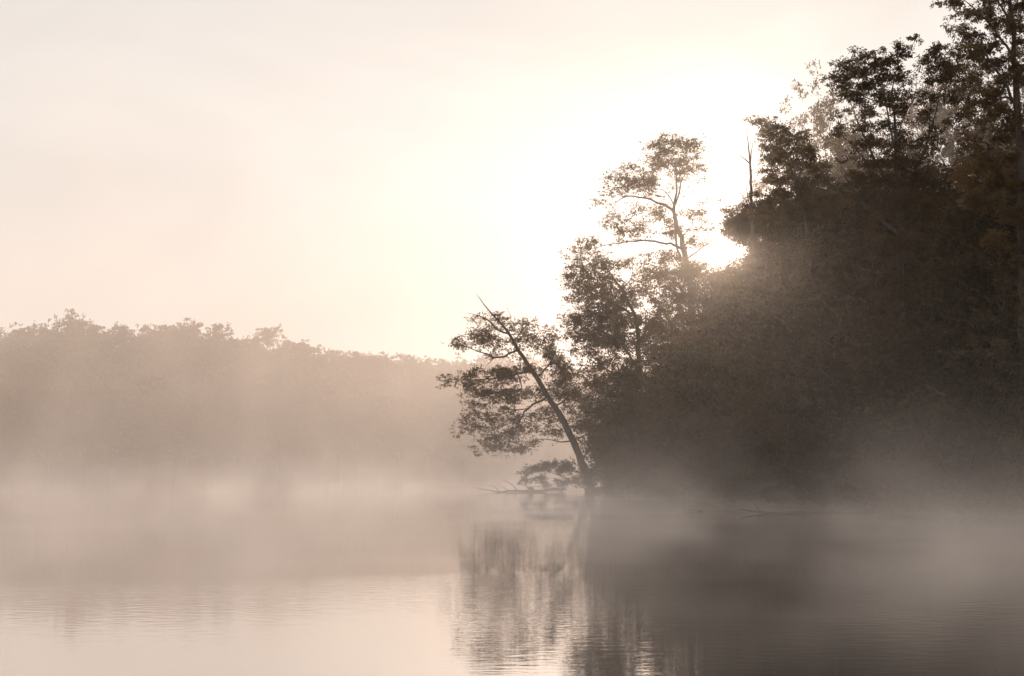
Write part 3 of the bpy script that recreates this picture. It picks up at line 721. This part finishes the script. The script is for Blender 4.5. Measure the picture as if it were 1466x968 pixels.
# ------------------------------------------------------------------ the far shore
GF = 'hazy trees along the far shore'
LF = 'rounded tree faded by the haze on the far shore'
fp = [make_tree('far_tree', LF, 'tree', GF, 20, 12, 0.12, 14, 0.62, 26, 1.3, 300, M_leaf, 71 + i) for i in range(4)]
rng = np.random.default_rng(13); random.seed(13)
def far_top(px):
    return np.interp(px, [-300, 0, 60, 85, 110, 150, 180, 230, 262, 290, 330, 365, 395, 430, 520, 600, 660, 800, 1300],
                     [480, 474, 468, 458, 466, 466, 470, 464, 460, 470, 480, 484, 484, 498, 502, 508, 514, 512, 505])
cnt = 0
for r_i, (dY, step) in enumerate(((5, 30), (24, 26), (48, 24), (75, 24))):
    c = -260
    while c < (1000 if r_i < 3 else 760):
        px = c + random.uniform(-8, 8); c += step
        X0 = (px - 733) / F * 350
        Y = float(far_shore(X0)) + dY + random.uniform(-5, 5)
        X = (px - 733) / F * Y
        g0 = float(ground_z(X, Y))
        top = CAMH + (HOR - far_top(px)) / F * Y
        frac = (0.62, 0.8, 0.92, 1.0)[r_i] + random.uniform(-0.05, 0.03)
        sc = (top * frac - g0) / 20.5
        xy = min(1.25, sc * 1.05)
        o = fp[cnt] if cnt < 4 else copy_tree(fp[cnt % 4])
        place(o, X, Y, xy, random.uniform(0, 6.28), -0.3, sc / xy)
        cnt += 1

# ------------------------------------------------------------------ air
def box(name, x0, x1, y0, y1, z0, z1, mat):
    V = [(x, y, z) for z in (z0, z1) for y in (y0, y1) for x in (x0, x1)]
    Q = [[0, 2, 3, 1], [4, 5, 7, 6], [0, 1, 5, 4], [2, 6, 7, 3], [0, 4, 6, 2], [1, 3, 7, 5]]
    return tag(link(name, mesh_np(name, V, Q, mat)), kind='stuff')

M_haze, t = new_mat('haze')
out = t.nodes.new('ShaderNodeOutputMaterial'); pv = t.nodes.new('ShaderNodeVolumePrincipled')
pv.inputs['Color'].default_value = (1.0, 0.85, 0.70, 1)
pv.inputs['Density'].default_value = HAZE_DENSITY
pv.inputs['Anisotropy'].default_value = HAZE_ANISO
t.links.new(pv.outputs[0], out.inputs['Volume'])
box('haze', -1420, 1420, -420, 2420, -3.0, 52, M_haze)

MZ = {'mist': 1.2, 'far_mist': 0.55}
def mist_mat(name, dens, hscale, nscale, lo, hi, rate, tall=None, aniso=0.45, tintc=(1.0, 0.92, 0.88), bank=False):
    """steam drifting over the lake: thins with height, broken into wisps by noise"""
    m, t = new_mat(name)
    out = t.nodes.new('ShaderNodeOutputMaterial'); pv = t.nodes.new('ShaderNodeVolumePrincipled')
    geo = t.nodes.new('ShaderNodeNewGeometry')
    mp = t.nodes.new('ShaderNodeMapping'); mp.inputs['Scale'].default_value = (1, 0.8, MZ[name])
    nz = t.nodes.new('ShaderNodeTexNoise'); nz.inputs['Scale'].default_value = nscale; nz.inputs['Detail'].default_value = 2.5; nz.inputs['Distortion'].default_value = 0.8
    mr = t.nodes.new('ShaderNodeMapRange'); mr.inputs['From Min'].default_value = lo; mr.inputs['From Max'].default_value = hi
    sx = t.nodes.new('ShaderNodeSeparateXYZ')
    ex = t.nodes.new('ShaderNodeMath'); ex.operation = 'MULTIPLY'; ex.inputs[1].default_value = -1.0 / hscale
    e2 = t.nodes.new('ShaderNodeMath'); e2.operation = 'EXPONENT'
    mu = t.nodes.new('ShaderNodeMath'); mu.operation = 'MULTIPLY'
    m3 = t.nodes.new('ShaderNodeMath'); m3.operation = 'MULTIPLY'; m3.inputs[1].default_value = dens
    t.links.new(geo.outputs['Position'], mp.inputs[0]); t.links.new(mp.outputs[0], nz.inputs['Vector'])
    t.links.new(nz.outputs['Fac'], mr.inputs['Value'])
    t.links.new(geo.outputs['Position'], sx.inputs[0]); t.links.new(sx.outputs['Z'], ex.inputs[0])
    t.links.new(ex.outputs[0], e2.inputs[0]); t.links.new(e2.outputs[0], mu.inputs[0]); t.links.new(mr.outputs[0], mu.inputs[1])
    t.links.new(mu.outputs[0], m3.inputs[0])
    last = m3
    if bank:                       # the steam gathers under the right bank and thins over the open lake
        gx = t.nodes.new('ShaderNodeMapRange'); gx.inputs['From Min'].default_value = -26; gx.inputs['From Max'].default_value = 12
        gx.inputs['To Min'].default_value = 0.2; gx.inputs['To Max'].default_value = 0.95
        gm = t.nodes.new('ShaderNodeMath'); gm.operation = 'MULTIPLY'
        t.links.new(sx.outputs['X'], gx.inputs['Value']); t.links.new(gx.outputs[0], gm.inputs[0]); t.links.new(m3.outputs[0], gm.inputs[1])
        m3 = last = gm
    if tall:                       # thinner wisps that climb higher
        d2, h2, s2 = tall
        n2 = t.nodes.new('ShaderNodeTexNoise'); n2.inputs['Scale'].default_value = s2; n2.inputs['Detail'].default_value = 2
        n2.inputs['Distortion'].default_value = 0.4
        mp2 = t.nodes.new('ShaderNodeMapping'); mp2.inputs['Scale'].default_value = (1, 0.6, 0.7); mp2.inputs['Location'].default_value = (13, 5, 2)
        r2 = t.nodes.new('ShaderNodeMapRange'); r2.inputs['From Min'].default_value = 0.57; r2.inputs['From Max'].default_value = 0.76
        x2 = t.nodes.new('ShaderNodeMath'); x2.operation = 'MULTIPLY'; x2.inputs[1].default_value = -1.0 / h2
        y2 = t.nodes.new('ShaderNodeMath'); y2.operation = 'EXPONENT'
        z2 = t.nodes.new('ShaderNodeMath'); z2.operation = 'MULTIPLY'
        w2 = t.nodes.new('ShaderNodeMath'); w2.operation = 'MULTIPLY_ADD'; w2.inputs[1].default_value = d2
        t.links.new(geo.outputs['Position'], mp2.inputs[0]); t.links.new(mp2.outputs[0], n2.inputs['Vector'])
        t.links.new(n2.outputs['Fac'], r2.inputs['Value']); t.links.new(sx.outputs['Z'], x2.inputs[0]); t.links.new(x2.outputs[0], y2.inputs[0])
        t.links.new(r2.outputs[0], z2.inputs[0]); t.links.new(y2.outputs[0], z2.inputs[1])
        t.links.new(z2.outputs[0], w2.inputs[0]); t.links.new(m3.outputs[0], w2.inputs[2])
        last = w2
    t.links.new(last.outputs[0], pv.inputs['Density'])
    pv.inputs['Color'].default_value = (*tintc, 1)
    pv.inputs['Anisotropy'].default_value = aniso
    t.links.new(pv.outputs[0], out.inputs['Volume'])
    try: m.cycles.volume_step_rate = rate
    except Exception as e: print('step rate', e)
    return m
box('mist', -62, 62, 9, 126, 0.02, 8, mist_mat('mist', 0.070, 0.95, 0.19, 0.45, 0.62, 0.33, (0.024, 2.6, 0.17), bank=True))
box('mist', -190, 190, 126.5, 345, 0.02, 44, mist_mat('far_mist', 0.0064, 120.0, 0.045, 0.30, 0.72, 0.5, None, 0.45, (1.0, 0.875, 0.80)))
